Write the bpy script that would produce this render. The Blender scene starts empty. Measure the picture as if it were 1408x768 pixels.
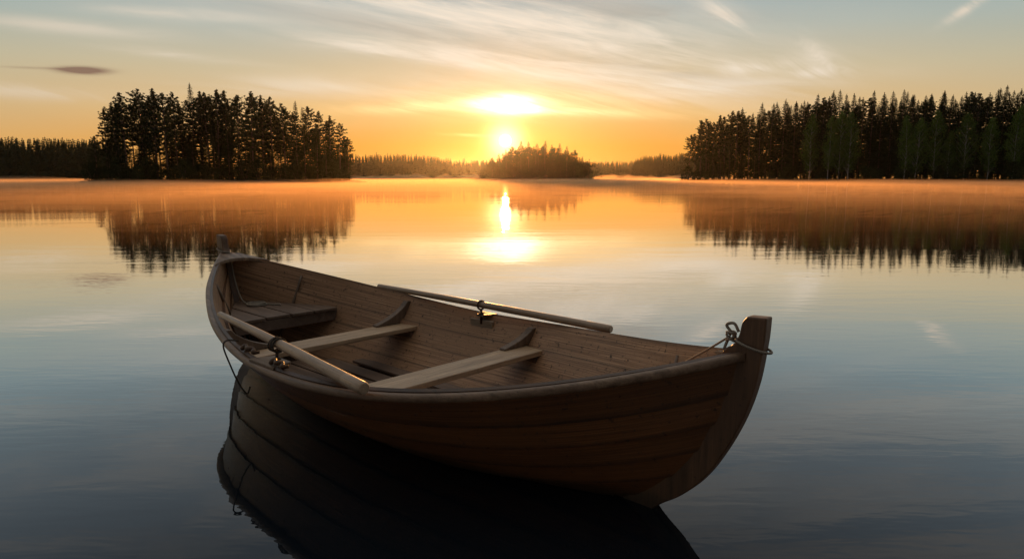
import bpy, math, random
from mathutils import Vector, Matrix, noise
R = math.radians
pi = math.pi
C = bpy.context.scene.collection
sc = bpy.context.scene

# ------------------------------------------------------------------ camera
F_PX = 950.4
CAM_H = 1.392
PITCH = math.atan(140.0 / F_PX)
cd = bpy.data.cameras.new("camera")
cam = bpy.data.objects.new("camera", cd)
C.objects.link(cam)
cam.location = (0, 0, CAM_H)
cam.rotation_euler = (pi / 2 - PITCH, 0, 0)
cd.sensor_width = 36.0
cd.lens = 36.0 * F_PX / 1408.0
cd.clip_start = 0.05
cd.clip_end = 6000
sc.camera = cam

# ------------------------------------------------------------------ sun direction
SUN_EL = R(2.95)
SUN_AZ = R(-0.55)            # measured from +Y towards +X
sd = Vector((math.sin(SUN_AZ) * math.cos(SUN_EL), math.cos(SUN_AZ) * math.cos(SUN_EL), math.sin(SUN_EL)))
sl = bpy.data.lights.new("sun", 'SUN')
sl.energy = 5.0
sl.angle = R(0.5)
sl.color = (1.0, 0.43, 0.11)
so = bpy.data.objects.new("sun", sl)
C.objects.link(so)
so.rotation_euler = (-sd).to_track_quat('-Z', 'Y').to_euler()
so.location = sd * 200

sc.view_settings.view_transform = 'Standard'
sc.view_settings.look = 'None'
sc.view_settings.exposure = 0.0
sc.view_settings.gamma = 1.0
sc.render.engine = 'CYCLES'
cy = sc.cycles
cy.use_denoising = True
cy.max_bounces = 6
cy.diffuse_bounces = 3
cy.glossy_bounces = 3
cy.transmission_bounces = 3
cy.transparent_max_bounces = 8
cy.volume_bounces = 0
cy.sample_clamp_indirect = 4.0


# ------------------------------------------------------------------ node helper
class NT:
    def __init__(self, tree):
        self.t = tree
        self.n = tree.nodes
        self.l = tree.links

    def node(self, kind, **kw):
        nd = self.n.new(kind)
        for k, v in kw.items():
            setattr(nd, k, v)
        return nd

    def put(self, sock, v):
        if isinstance(v, bpy.types.NodeSocket):
            self.l.new(v, sock)
        elif v is not None:
            if isinstance(v, (tuple, list)) and sock.type == 'RGBA' and len(v) == 3:
                v = (*v, 1)
            sock.default_value = v

    def m(self, op, a, b=None, c=None, clamp=False):
        nd = self.node('ShaderNodeMath', operation=op, use_clamp=clamp)
        self.put(nd.inputs[0], a)
        self.put(nd.inputs[1], b)
        self.put(nd.inputs[2], c)
        return nd.outputs[0]

    def mix(self, f, a, b, blend='MIX', clamp=False):
        nd = self.node('ShaderNodeMix', data_type='RGBA', blend_type=blend, clamp_factor=True, clamp_result=clamp)
        self.put(nd.inputs[0], f)
        self.put(nd.inputs[6], a)
        self.put(nd.inputs[7], b)
        return nd.outputs[2]

    def xyz(self, x, y, z):
        nd = self.node('ShaderNodeCombineXYZ')
        self.put(nd.inputs[0], x)
        self.put(nd.inputs[1], y)
        self.put(nd.inputs[2], z)
        return nd.outputs[0]

    def sep(self, v):
        nd = self.node('ShaderNodeSeparateXYZ')
        self.put(nd.inputs[0], v)
        return nd.outputs

    def ramp(self, f, stops, interp='LINEAR'):
        nd = self.node('ShaderNodeValToRGB')
        cr = nd.color_ramp
        cr.interpolation = interp
        while len(cr.elements) > 1:
            cr.elements.remove(cr.elements[0])
        first = True
        for p, col in stops:
            if not isinstance(col, (tuple, list)):
                col = (col, col, col)
            if first:
                e = cr.elements[0]
                e.position = p
                first = False
            else:
                e = cr.elements.new(p)
            e.color = (*col, 1)
        self.put(nd.inputs[0], f)
        return nd.outputs[0]

    def noise(self, vec, scale, detail=3, rough=.5, dist=0.0, dim='3D'):
        nd = self.node('ShaderNodeTexNoise', noise_dimensions=dim)
        self.put(nd.inputs['Vector'], vec)
        nd.inputs['Scale'].default_value = scale
        nd.inputs['Detail'].default_value = detail
        nd.inputs['Roughness'].default_value = rough
        nd.inputs['Distortion'].default_value = dist
        return nd.outputs[0]

    def vmul(self, v, s):
        nd = self.node('ShaderNodeVectorMath', operation='MULTIPLY')
        self.put(nd.inputs[0], v)
        nd.inputs[1].default_value = s
        return nd.outputs[0]


def srgb(r, g, b):
    f = lambda c: (c / 255 / 12.92) if c <= 10 else (((c / 255) + .055) / 1.055) ** 2.4
    return (f(r), f(g), f(b))


# ------------------------------------------------------------------ world: evening sky with cirrus
world = bpy.data.worlds.new("World")
sc.world = world
world.use_nodes = True
W = NT(world.node_tree)
W.n.clear()
tc = W.node('ShaderNodeTexCoord').outputs['Generated']
dx, dy, dz = W.sep(tc)
sky = W.node('ShaderNodeTexSky', sky_type='NISHITA')
sky.sun_disc = False
sky.sun_elevation = SUN_EL
sky.sun_rotation = SUN_AZ
sky.air_density = 1.2
sky.dust_density = 3.0
sky.ozone_density = 1.5
elev = W.m('DIVIDE', W.m('ARCSINE', W.m('MAXIMUM', dz, 0.0)), pi / 2)          # 0..1 = 0..90 deg
dsun = W.node('ShaderNodeVectorMath', operation='DOT_PRODUCT')
W.put(dsun.inputs[0], tc)
dsun.inputs[1].default_value = sd
cosang = W.m('MINIMUM', dsun.outputs['Value'], 0.9999999)
ang = W.m('MULTIPLY', W.m('ARCCOSINE', cosang), 180 / pi)                        # degrees from the sun
E = lambda d: d / 90.0
towards = W.ramp(elev, [(0, srgb(250, 152, 46)), (E(2.5), srgb(248, 168, 66)), (E(5), srgb(242, 190, 116)),
                        (E(8), srgb(222, 198, 156)), (E(11), srgb(202, 198, 182)), (E(14), srgb(178, 190, 190)),
                        (E(20), srgb(170, 182, 188)), (E(31), srgb(152, 162, 172)), (E(45), srgb(206, 198, 190)), (1, srgb(246, 234, 216))])
aside = W.ramp(elev, [(0, srgb(230, 164, 84)), (E(2.5), srgb(226, 176, 106)), (E(5), srgb(212, 184, 138)),
                      (E(8), srgb(196, 188, 160)), (E(11), srgb(168, 182, 176)), (E(14), srgb(144, 168, 175)),
                      (E(20), srgb(148, 164, 174)), (E(31), srgb(136, 148, 162)), (E(45), srgb(206, 198, 190)), (1, srgb(246, 234, 216))])
side = W.ramp(elev, [(0, srgb(226, 172, 110)), (E(2.5), srgb(226, 184, 130)), (E(5), srgb(214, 190, 150)),
                      (E(8), srgb(194, 190, 164)), (E(11), srgb(168, 180, 172)), (E(14), srgb(150, 170, 174)),
                      (E(20), srgb(158, 176, 186)), (E(32), srgb(172, 184, 202)), (E(60), srgb(146, 160, 188)), (1, srgb(120, 136, 166))])
side = W.ramp(elev, [(0, srgb(214, 150, 92)), (E(2.5), srgb(218, 170, 112)), (E(5), srgb(206, 178, 132)),
                      (E(8), srgb(182, 176, 148)), (E(11), srgb(150, 166, 160)), (E(14), srgb(128, 152, 160)),
                      (E(22), srgb(122, 142, 158)), (E(34), srgb(116, 132, 156)), (E(60), srgb(86, 102, 132)), (1, srgb(78, 94, 126))])
side = W.ramp(W.m('DIVIDE', ang, 90.0), [(0, 0), (10 / 90, .12), (25 / 90, .55), (38 / 90, .9), (1, 1.0)], 'EASE')
grad = W.mix(side, towards, aside)
away = W.ramp(W.m('DIVIDE', ang, 180.0), [(.28, 1), (.5, .78), (.70, .24), (1, .15)])
grad = W.mix(1.0, grad, away, 'MULTIPLY')
# clouds live on the sky sphere: u = azimuth-like, w = elevation-like coordinates
yy = W.m('MAXIMUM', dy, 0.02)
u = W.m('DIVIDE', dx, yy)
w = W.m('DIVIDE', dz, yy)
front = W.m('GREATER_THAN', dy, 0.05)


def uw(px, py):
    c, s = math.cos(PITCH), math.sin(PITCH)
    X = (px - 704) / F_PX
    U = (384 - py) / F_PX
    Y = c + U * s
    Z = -s + U * c
    return X / Y, Z / Y


def blob(px, py, ax, ay, rot, power=1.0):
    """soft elliptical mask on the sky: centre and half sizes in 1/950 rad units"""
    cu, cw = uw(px, py)
    r = R(rot)
    du = W.m('SUBTRACT', u, cu)
    dw = W.m('SUBTRACT', w, cw)
    a = W.m('ADD', W.m('MULTIPLY', du, math.cos(r) * F_PX / ax), W.m('MULTIPLY', dw, math.sin(r) * F_PX / ax))
    b = W.m('ADD', W.m('MULTIPLY', du, -math.sin(r) * F_PX / ay), W.m('MULTIPLY', dw, math.cos(r) * F_PX / ay))
    q = W.m('ADD', W.m('MULTIPLY', a, a), W.m('MULTIPLY', b, b))
    if power != 1.0:
        q = W.m('POWER', q, power)
    return W.m('MULTIPLY', W.m('EXPONENT', W.m('MULTIPLY', q, -1.0)), front)


def streak(rot, sx, sy, seed, lo, hi, dist=.6, detail=6):
    r = R(rot)
    a = W.m('ADD', W.m('MULTIPLY', u, math.cos(r)), W.m('MULTIPLY', w, math.sin(r)))
    b = W.m('ADD', W.m('MULTIPLY', u, -math.sin(r)), W.m('MULTIPLY', w, math.cos(r)))
    v = W.xyz(W.m('MULTIPLY', a, sx), W.m('MULTIPLY', b, sy), seed)
    n = W.noise(v, 1.0, detail + 2, .60, dist)
    return W.ramp(n, [(lo, 0), (hi, 1)], 'EASE')


st1 = streak(-9, 3.2, 30, 3.1, .40, .63)
st2 = streak(-4, 3, 24, 8.7, .40, .66)
st3 = streak(-28, 7, 40, 5.5, .30, .66, 1.2)
fine = streak(-12, 10, 110, 1.2, .25, .75, .8)
wide = streak(-6, 2.0, 13, 12.2, .38, .68, .5)


def msum(items):
    acc = None
    for it in items:
        acc = it if acc is None else W.m('ADD', acc, it)
    return acc


band = msum([blob(640, 15, 330, 34, -7), blob(840, 55, 190, 22, -13), blob(770, 96, 260, 22, -8), blob(560, 72, 170, 9, -7)])
band = W.m('MULTIPLY', W.m('MINIMUM', band, 1.0), W.m('ADD', W.m('MULTIPLY', st1, .55), W.m('MULTIPLY', fine, .42)))
band2 = W.m('MULTIPLY', msum([blob(80, 36, 130, 9, -5), blob(255, 77, 90, 6, -6), blob(80, 128, 160, 10, -3),
                              blob(250, 20, 120, 8, -4), blob(480, 118, 240, 14, 0), blob(1010, 118, 160, 12, 4)]),
            W.m('ADD', W.m('MULTIPLY', st2, .75), .18))
wisp = W.m('MULTIPLY', msum([blob(996, 20, 42, 12, -22), blob(1126, 76, 40, 15, -30), blob(1330, 12, 30, 6, 32),
                             blob(1120, 100, 40, 7, 6), blob(1040, 92, 55, 9, 4)]),
            W.m('ADD', W.m('MULTIPLY', st3, .9), .12))
low = W.m('MULTIPLY', msum([blob(620, 150, 330, 16, 0), blob(760, 160, 360, 9, 2)]), W.m('ADD', W.m('MULTIPLY', wide, .7), .15))
high = W.m('MULTIPLY', W.ramp(w, [(0.21, 0), (0.34, 1), (.75, 1), (1, .2)]), W.m('MULTIPLY', wide, .38))
dens = W.m('MINIMUM', msum([band, W.m('MULTIPLY', band2, .75), wisp, W.m('MULTIPLY', high, front)]), 1.0)
ccol = W.mix(W.ramp(W.m('DIVIDE', ang, 40.0), [(0, 0), (.2, .12), (.5, .45), (1, 1)]), srgb(255, 244, 226), srgb(232, 214, 192))
skyc = W.mix(W.m('MULTIPLY', dens, .84), grad, ccol)
skyc = W.mix(W.m('MULTIPLY', low, .55), skyc, srgb(255, 226, 168))
# the little dark cloud and grey veils
dk = W.m('MULTIPLY', W.m('ADD', blob(114, 97, 36, 5.0, -2, 1.4), W.m('MULTIPLY', blob(60, 94, 50, 1.6, -2), .35)), W.m('ADD', .75, W.m('MULTIPLY', fine, .5)))
skyc = W.mix(W.m('MINIMUM', dk, .85), skyc, srgb(128, 96, 84))
gv = W.m('MULTIPLY', msum([blob(900, 20, 200, 16, -7), blob(540, 40, 200, 12, -9), blob(850, 84, 180, 9, -10)]), st2)
skyc = W.mix(W.m('MULTIPLY', gv, .35), skyc, srgb(160, 150, 138))
# glow of the sun, its disc and the lit cloud above it
glow = W.m('EXPONENT', W.m('MULTIPLY', W.m('MULTIPLY', ang, ang), -1 / (3.2 ** 2)))
glow2 = W.m('EXPONENT', W.m('MULTIPLY', ang, -1 / 6.0))
halo = W.m('EXPONENT', W.m('MULTIPLY', W.m('MULTIPLY', ang, ang), -1 / (1.25 ** 2)))
disc = W.ramp(ang, [(.30, 1), (.52, 0)], 'EASE')


def scale_col(f, col, k):
    return W.mix(1.0, W.xyz(*[W.m('MULTIPLY', f, c * k) for c in col]), (1, 1, 1), 'MULTIPLY')


def addc(a, b):
    return W.mix(1.0, a, b, 'ADD')


skyc = addc(skyc, scale_col(glow, (1.0, .50, .14), .14))
skyc = addc(skyc, scale_col(glow2, (1.0, .42, .10), .12))
skyc = addc(skyc, scale_col(halo, (1.0, .70, .32), 2.6))
skyc = addc(skyc, scale_col(disc, (1.0, .80, .48), 22.0))
rag = W.m('ADD', W.m('MULTIPLY', fine, .9), W.m('MULTIPLY', st2, .5))
lit = W.m('MULTIPLY', msum([blob(699, 146, 46, 11, 0, 1.3), W.m('MULTIPLY', blob(690, 136, 40, 8, 4), .5), W.m('MULTIPLY', blob(722, 153, 44, 4, -2), .6)]), W.m('ADD', .55, rag))
lit2 = W.m('MULTIPLY', msum([blob(700, 140, 170, 18, 0), blob(780, 152, 130, 6, -3), blob(600, 146, 120, 7, 3), blob(650, 186, 34, 2.0, -2)]), W.m('ADD', .35, W.m('MULTIPLY', fine, .8)))
skyc = addc(skyc, scale_col(lit, (1.0, .88, .64), 1.3))
skyc = addc(skyc, scale_col(lit2, (1.0, .76, .42), .34))
SKY_STRENGTH = 0.1
mult = W.mix(1.0, skyc, (9.2, 9.2, 9.2), 'MULTIPLY')
tot = addc(mult, W.mix(1.0, sky.outputs[0], (.04, .04, .04), 'MULTIPLY'))
bg = W.node('ShaderNodeBackground')
W.put(bg.inputs[0], tot)
bg.inputs[1].default_value = SKY_STRENGTH
wo = W.node('ShaderNodeOutputWorld')
W.l.new(bg.outputs[0], wo.inputs[0])
world.cycles.sampling_method = 'MANUAL'
world.cycles.sample_map_resolution = 1024


# ------------------------------------------------------------------ materials
def material(name):
    m = bpy.data.materials.new(name)
    m.use_nodes = True
    t = NT(m.node_tree)
    t.n.clear()
    out = t.node('ShaderNodeOutputMaterial')
    return m, t, out


def principled(t, out, base, rough, bump=None, bstr=.3, bdist=.01, spec=.5, ior=1.5):
    p = t.node('ShaderNodeBsdfPrincipled')
    t.put(p.inputs['Base Color'], base)
    t.put(p.inputs['Roughness'], rough)
    p.inputs['Specular IOR Level'].default_value = spec
    p.inputs['IOR'].default_value = ior
    if bump is not None:
        b = t.node('ShaderNodeBump')
        b.inputs['Strength'].default_value = bstr
        b.inputs['Distance'].default_value = bdist
        t.put(b.inputs['Height'], bump)
        t.l.new(b.outputs[0], p.inputs['Normal'])
    t.l.new(p.outputs[0], out.inputs[0])
    return p


def wood(name, c1, c2, c3, axis=0, rough=.6, speck=.5, uv=False, spec=.4, scale=1.0):
    """long grain along one local axis, broad weathering patches, dark specks and cracks"""
    m, t, out = material(name)
    tcn = t.node('ShaderNodeTexCoord')
    src = tcn.outputs['UV' if uv else 'Object']
    st = [26 * scale] * 3
    st[axis] = 1.6
    g = t.noise(t.vmul(src, tuple(st)), 1.0, 6, .62, .35)
    st2_ = [150 * scale] * 3
    st2_[axis] = 5
    g2 = t.noise(t.vmul(src, tuple(st2_)), 1.0, 3, .6, .1)
    pat = t.noise(t.vmul(tcn.outputs['Object'], (2.2, 2.2, 3.0)), 1.0, 5, .62, .5)
    col = t.mix(t.ramp(g, [(.32, 0), (.68, 1)]), c1, c2)
    col = t.mix(t.ramp(pat, [(.40, 0), (.66, .85)]), col, c3)
    if uv:
        wn = t.node('ShaderNodeTexWhiteNoise', noise_dimensions='1D')
        vv = t.sep(src)[1]
        t.put(wn.inputs['W'], t.m('FLOOR', t.m('MULTIPLY', vv, 1.0)))
        k = t.m('ADD', .78, t.m('MULTIPLY', wn.outputs[0], .4))
        col = t.mix(1.0, col, t.xyz(k, k, k), 'MULTIPLY')
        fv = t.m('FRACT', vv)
        seam_shade = t.ramp(fv, [(0, 1), (.07, .85), (.17, 0), (.88, 0), (.96, .8), (1, 1)])  # lap shadow painted into the plank colour at both edges, with grime
        seam_shade = t.m('MULTIPLY', seam_shade, t.ramp(t.noise(t.vmul(tcn.outputs['Object'], (7, 7, 7)), 1.0, 4, .6), [(.25, .35), (.7, 1)]))
        col = t.mix(t.m('MULTIPLY', seam_shade, .85), col, (.014, .010, .008))
    wetz = t.sep(tcn.outputs['Object'])[2]
    wet = t.ramp(t.m('ADD', t.m('ADD', wetz, .045), t.m('MULTIPLY', t.m('SUBTRACT', pat, .5), .10)), [(.02, 1), (.055, .75), (.08, 0)])
    if uv or name == 'stem wood':
        col = t.mix(t.m('MULTIPLY', wet, .6), col, (.020, .017, .012))
    fg = t.m('ADD', .50, t.m('MULTIPLY', g2, 1.0))
    col = t.mix(1.0, col, t.xyz(fg, fg, fg), 'MULTIPLY')
    sp = t.noise(t.vmul(tcn.outputs['Object'], (34, 34, 34)), 1.0, 4, .8)
    sm = t.m('MULTIPLY', t.ramp(sp, [(.585, 0), (.66, 1)]), speck)
    col = t.mix(sm, col, (.018, .013, .010))
    hh = t.m('ADD', t.m('MULTIPLY', g, .6), t.m('MULTIPLY', g2, .5))
    hh = t.m('SUBTRACT', hh, t.m('MULTIPLY', sm, .4))
    rr = t.m('ADD', rough - .12, t.m('MULTIPLY', pat, .25))
    principled(t, out, col, rr, hh, .55, .004, spec)
    return m


M = {}
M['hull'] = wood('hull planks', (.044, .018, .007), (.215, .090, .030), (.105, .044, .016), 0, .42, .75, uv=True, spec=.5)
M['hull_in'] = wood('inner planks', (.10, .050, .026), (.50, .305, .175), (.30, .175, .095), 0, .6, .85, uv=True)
M['gun'] = wood('gunwale wood', (.065, .040, .025), (.26, .18, .12), (.12, .075, .048), 0, .48, .5, spec=.5)
M['thwart'] = wood('thwart wood', (.20, .135, .08), (.50, .36, .23), (.34, .24, .15), 1, .5, .35, scale=.8)
M['deck'] = wood('deck boards', (.062, .040, .027), (.165, .112, .080), (.105, .070, .050), 0, .6, .5)
M['stem'] = wood('stem wood', (.045, .024, .012), (.13, .068, .034), (.08, .042, .022), 2, .5, .5)
M['knee'] = wood('knee wood', (.070, .045, .030), (.18, .125, .085), (.12, .082, .055), 2, .5, .4)
M['oar'] = wood('oar wood', (.15, .105, .068), (.36, .27, .185), (.24, .175, .12), 0, .42, .35, spec=.5)


def simple(name, c1, c2, rough, nscale=20, bump=.3, bd=.004, spec=.4, metallic=0):
    m, t, out = material(name)
    tcn = t.node('ShaderNodeTexCoord').outputs['Object']
    n = t.noise(tcn, nscale, 5, .6, .2)
    p = principled(t, out, t.mix(n, c1, c2), rough, n, bump, bd, spec)
    p.inputs['Metallic'].default_value = metallic
    return m


M['iron'] = simple('rusty iron', (.035, .022, .016), (.10, .055, .03), .55, 60, .4, .002, .5, .4)


def rope_mat(name, c1, c2):
    m, t, out = material(name)
    tcn = t.node('ShaderNodeTexCoord').outputs['UV']
    wv = t.node('ShaderNodeTexWave', wave_type='BANDS', bands_direction='DIAGONAL')
    t.put(wv.inputs['Vector'], t.vmul(tcn, (90, 3.0, 1)))
    wv.inputs['Scale'].default_value = 1.0
    principled(t, out, t.mix(wv.outputs['Fac'], c1, c2), .8, wv.outputs['Fac'], .8, .003)
    return m


M['rope'] = rope_mat('pale rope', (.12, .10, .08), (.36, .32, .26))
M['dark_rope'] = rope_mat('dark rope', (.02, .017, .013), (.05, .04, .03))
M['bark'] = simple('bark', (.035, .024, .016), (.11, .07, .045), .85, 3, .5, .05)
M['birch_bark'] = simple('birch bark', (.12, .11, .10), (.50, .48, .44), .75, 2, .3, .02)


def leaf_mat(name, c1, c2, trans=.25, sc_=.35):
    m, t, out = material(name)
    tcn = t.node('ShaderNodeTexCoord').outputs['Object']
    n = t.noise(tcn, sc_, 3, .6)
    n2 = t.noise(tcn, 3.0, 2, .6)
    oi = t.node('ShaderNodeObjectInfo').outputs['Random']
    f = t.m('ADD', t.m('MULTIPLY', n, .7), t.m('MULTIPLY', n2, .5))
    col = t.mix(t.ramp(f, [(.35, 0), (.85, 1)]), c1, c2)
    k = t.m('ADD', .75, t.m('MULTIPLY', oi, .5))
    col = t.mix(1.0, col, t.xyz(k, k, k), 'MULTIPLY')
    d = t.node('ShaderNodeBsdfDiffuse')
    t.put(d.inputs[0], col)
    tr = t.node('ShaderNodeBsdfTranslucent')
    t.put(tr.inputs[0], col)
    mx = t.node('ShaderNodeMixShader')
    mx.inputs[0].default_value = trans
    t.l.new(d.outputs[0], mx.inputs[1])
    t.l.new(tr.outputs[0], mx.inputs[2])
    t.l.new(mx.outputs[0], out.inputs[0])
    return m


M['needles'] = leaf_mat('pine needles', (.016, .026, .011), (.048, .064, .024), .03)
M['spruce'] = leaf_mat('spruce needles', (.013, .024, .010), (.040, .058, .022), .03)
M['leaves'] = leaf_mat('birch leaves', (.060, .105, .022), (.118, .18, .038), .3)
M['bush'] = leaf_mat('bush leaves', (.018, .028, .011), (.048, .065, .024), .06)
M['far'] = leaf_mat('far needles', (.022, .032, .014), (.050, .062, .026), .05, .05)
M['soil'] = simple('forest soil', (.02, .016, .011), (.07, .055, .035), .95, .8, .6, .2)
M['rock'] = simple('shore rock', (.06, .05, .045), (.18, .16, .14), .8, 1.5, .6, .1)

# water: dark dielectric with long low ripples
m, t, out = material('lake water')
pos = t.node('ShaderNodeNewGeometry').outputs['Position']
px_, py_, pz_ = t.sep(pos)
n1 = t.noise(t.vmul(pos, (.55, 2.6, 1)), 1.0, 2, .5, .3)
n2 = t.noise(t.vmul(pos, (.10, .42, 1)), 1.0, 2, .5, .4)
n3 = t.noise(t.vmul(pos, (3.0, 11.0, 1)), 1.0, 2, .5, .2)
patch = t.ramp(t.noise(t.vmul(pos, (.035, .16, 1)), 1.0, 3, .6, .6), [(.40, .25), (.68, 1.0)])
h_ = t.m('ADD', t.m('MULTIPLY', t.m('MULTIPLY', n1, patch), .0019), t.m('MULTIPLY', n2, .0065))
h_ = t.m('ADD', h_, t.m('MULTIPLY', t.m('MULTIPLY', n3, patch), .0013))
bmp = t.node('ShaderNodeBump')
bmp.inputs['Strength'].default_value = 1.0
bmp.inputs['Distance'].default_value = 1.0
t.put(bmp.inputs['Height'], h_)
fr = t.node('ShaderNodeFresnel')
fr.inputs['IOR'].default_value = 1.333
t.l.new(bmp.outputs[0], fr.inputs['Normal'])
gl = t.node('ShaderNodeBsdfGlossy')
gl.inputs['Roughness'].default_value = .012
gl.inputs['Color'].default_value = (1, 1, 1, 1)
t.l.new(bmp.outputs[0], gl.inputs['Normal'])
df = t.node('ShaderNodeBsdfDiffuse')
df.inputs['Color'].default_value = (.005, .008, .012, 1)
refl = t.ramp(fr.outputs[0], [(0, 0), (.058, .062), (.155, .30), (.245, .58), (.45, .84), (1, 1)])
ms = t.node('ShaderNodeMixShader')
t.put(ms.inputs[0], refl)
t.l.new(df.outputs[0], ms.inputs[1])
t.l.new(gl.outputs[0], ms.inputs[2])
t.l.new(ms.outputs[0], out.inputs[0])
M['water'] = m


# ------------------------------------------------------------------ mesh helper
class MB:
    def __init__(self):
        self.v = []
        self.f = []
        self.uv = []
        self.mi = []
        self.cur = 0
        self.smooth = []
        self.sm = True

    def vert(self, p, uv=(0, 0)):
        self.v.append(tuple(p))
        self.uv.append(uv)
        return len(self.v) - 1

    def face(self, idx):
        self.f.append(tuple(idx))
        self.mi.append(self.cur)
        self.smooth.append(self.sm)

    def grid(self, pts, uvs=None, flip=False, close=False):
        n, k = len(pts), len(pts[0])
        ids = [[self.vert(pts[i][j], uvs[i][j] if uvs else (0, 0)) for j in range(k)] for i in range(n)]
        for i in range(n - 1):
            for j in range(k if close else k - 1):
                a, b = ids[i][j], ids[i][(j + 1) % k]
                c, d = ids[i + 1][(j + 1) % k], ids[i + 1][j]
                self.face((a, d, c, b) if flip else (a, b, c, d))
        return ids

    def tube(self, path, rad, seg=10, caps=True, squash=None):
        path = [Vector(p) for p in path]
        n = len(path)
        if not isinstance(rad, (list, tuple)):
            rad = [rad] * n
        rings = []
        uvs = []
        up = Vector((0, 0, 1))
        t0 = (path[1] - path[0]).normalized()
        if abs(t0.dot(up)) > .9:
            up = Vector((1, 0, 0))
        s_ = 0
        for i in range(n):
            tg = (path[min(i + 1, n - 1)] - path[max(i - 1, 0)]).normalized()
            a = tg.cross(up)
            if a.length < 1e-4:
                a = tg.cross(Vector((0, 1, 0)))
            a.normalize()
            b = a.cross(tg).normalized()
            up = b
            if i:
                s_ += (path[i] - path[i - 1]).length
            rings.append([path[i] + (a * math.cos(2 * pi * k / seg) + b * math.sin(2 * pi * k / seg)) * rad[i] for k in range(seg)])
            uvs.append([(s_, k / seg) for k in range(seg)])
        ids = self.grid(rings, uvs, close=True)
        if caps:
            sm = self.sm
            self.sm = False
            self.face(list(reversed(ids[0])))
            self.face(ids[-1])
            self.sm = sm
        return ids

    def poly(self, pts, ext):
        """closed polygon extruded by the vector ext"""
        ext = Vector(ext)
        a = [self.vert(p, (p[0], p[1])) for p in pts]
        b = [self.vert(Vector(p) + ext, (p[0], p[1])) for p in pts]
        n = len(pts)
        self.face(list(reversed(a)))
        self.face(b)
        for i in range(n):
            j = (i + 1) % n
            self.face((a[i], a[j], b[j], b[i]))

    def box(self, x0, x1, y0, y1, z0, z1):
        self.poly([(x0, y0, z0), (x1, y0, z0), (x1, y1, z0), (x0, y1, z0)], (0, 0, z1 - z0))

    def build(self, name, mats, parent=None, bevel=0, seg=2, flat=False):
        me = bpy.data.meshes.new(name)
        me.from_pydata(self.v, [], self.f)
        uvl = me.uv_layers.new(name='UVMap')
        flatuv = []
        for poly in self.f:
            for i in poly:
                flatuv.extend(self.uv[i])
        uvl.data.foreach_set('uv', flatuv)
        if not isinstance(mats, (list, tuple)):
            mats = [mats]
        for mm in mats:
            me.materials.append(mm)
        me.polygons.foreach_set('material_index', self.mi)
        me.polygons.foreach_set('use_smooth', [s and not flat for s in self.smooth])
        me.update()
        o = bpy.data.objects.new(name, me)
        C.objects.link(o)
        if parent:
            o.parent = parent
        if bevel:
            bv = o.modifiers.new('bevel', 'BEVEL')
            bv.width = bevel
            bv.segments = seg
            bv.limit_method = 'ANGLE'
            bv.angle_limit = R(40)
        return o


def tag(o, label=None, cat=None, group=None, kind=None):
    if label:
        o['label'] = label
    if cat:
        o['category'] = cat
    if group:
        o['group'] = group
    if kind:
        o['kind'] = kind
    return o


def empty(name, loc=(0, 0, 0), rz=0):
    o = bpy.data.objects.new(name, None)
    o.empty_display_size = .2
    C.objects.link(o)
    o.location = loc
    o.rotation_euler = (0, 0, rz)
    return o


def catmull(pts, n=8):
    P = [Vector(p) for p in pts]
    P = [P[0] * 2 - P[1]] + P + [P[-1] * 2 - P[-2]]
    res = []
    for i in range(1, len(P) - 2):
        for k in range(n):
            t_ = k / n
            a, b, c, d = P[i - 1], P[i], P[i + 1], P[i + 2]
            res.append(.5 * ((2 * b) + (-a + c) * t_ + (2 * a - 5 * b + 4 * c - d) * t_ ** 2 + (-a + 3 * b - 3 * c + d) * t_ ** 3))
    res.append(P[-2])
    return res


def interp(x, xs, ys):
    if x <= xs[0]:
        return ys[0]
    for i in range(1, len(xs)):
        if x <= xs[i]:
            k = (x - xs[i - 1]) / (xs[i] - xs[i - 1])
            return ys[i - 1] + k * (ys[i] - ys[i - 1])
    return ys[-1]


# ------------------------------------------------------------------ rowing boat geometry (local frame: +x = near bow, +y = far side)
BX, BY, BZ, BA = -0.72609, 4.06228, .045, -0.75978
BL, BB = 2.25, 0.868
ZM, ZB, ZS = .408, .707, .758
SH = .15187
ZK = -.15


def beam(u_):
    tt = (u_ - SH) / (1 - SH * (1 if u_ > SH else -1))
    tt = max(-1, min(1, tt))
    return BB * (1 - abs(tt) ** 2.095)


def sheer(u_):
    return ZM + ((ZB - ZM) * u_ ** 2.46 if u_ > 0 else (ZS - ZM) * (-u_) ** 1.526)


XE_Z = [-.16, -.10, 0.0, .102, .247, .444, .66, .75]
XE_X = [1.52, 1.66, 1.82, 1.945, 2.064, 2.163, 2.225, 2.245]
# girth parameter -> normalised breadth, by arc length amidships
_tab = [(0, 0)]
_acc = 0
_N = 200
for i in range(1, _N + 1):
    y0, y1 = (i - 1) / _N, i / _N
    _acc += math.hypot((y1 - y0) * .86, (y1 ** 1.9 - y0 ** 1.9) * .56)
    _tab.append((_acc, y1))
_gx = [a / _acc for a, b in _tab]
_gy = [b for a, b in _tab]


def hull_pt(u_, v_, side):
    """side = -1 near side, +1 far side"""
    au = abs(u_)
    Y = interp(v_, _gx, _gy)
    wgt = au ** 3
    Z = (1 - wgt) * Y ** 1.9 + wgt * v_
    zg = sheer(u_)
    z = ZK + (zg - ZK) * Z
    ze = -.16 + ((ZB if u_ > 0 else ZS) + .16) * v_
    xe = interp(ze if u_ > 0 else ze * .75 / .758, XE_Z, XE_X)
    x = u_ * xe
    b = beam(u_)
    y = .015 + max(b - .015, 0) * Y
    return Vector((x, side * y, z))


NU, NK, SUB = 60, 6, 4
VB = [0, .20, .36, .52, .67, .82, 1.0]
UU = [math.sin((-1 + 2 * i / NU) * pi / 2 * .999) / math.sin(pi / 2 * .999) for i in range(NU + 1)]


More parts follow.
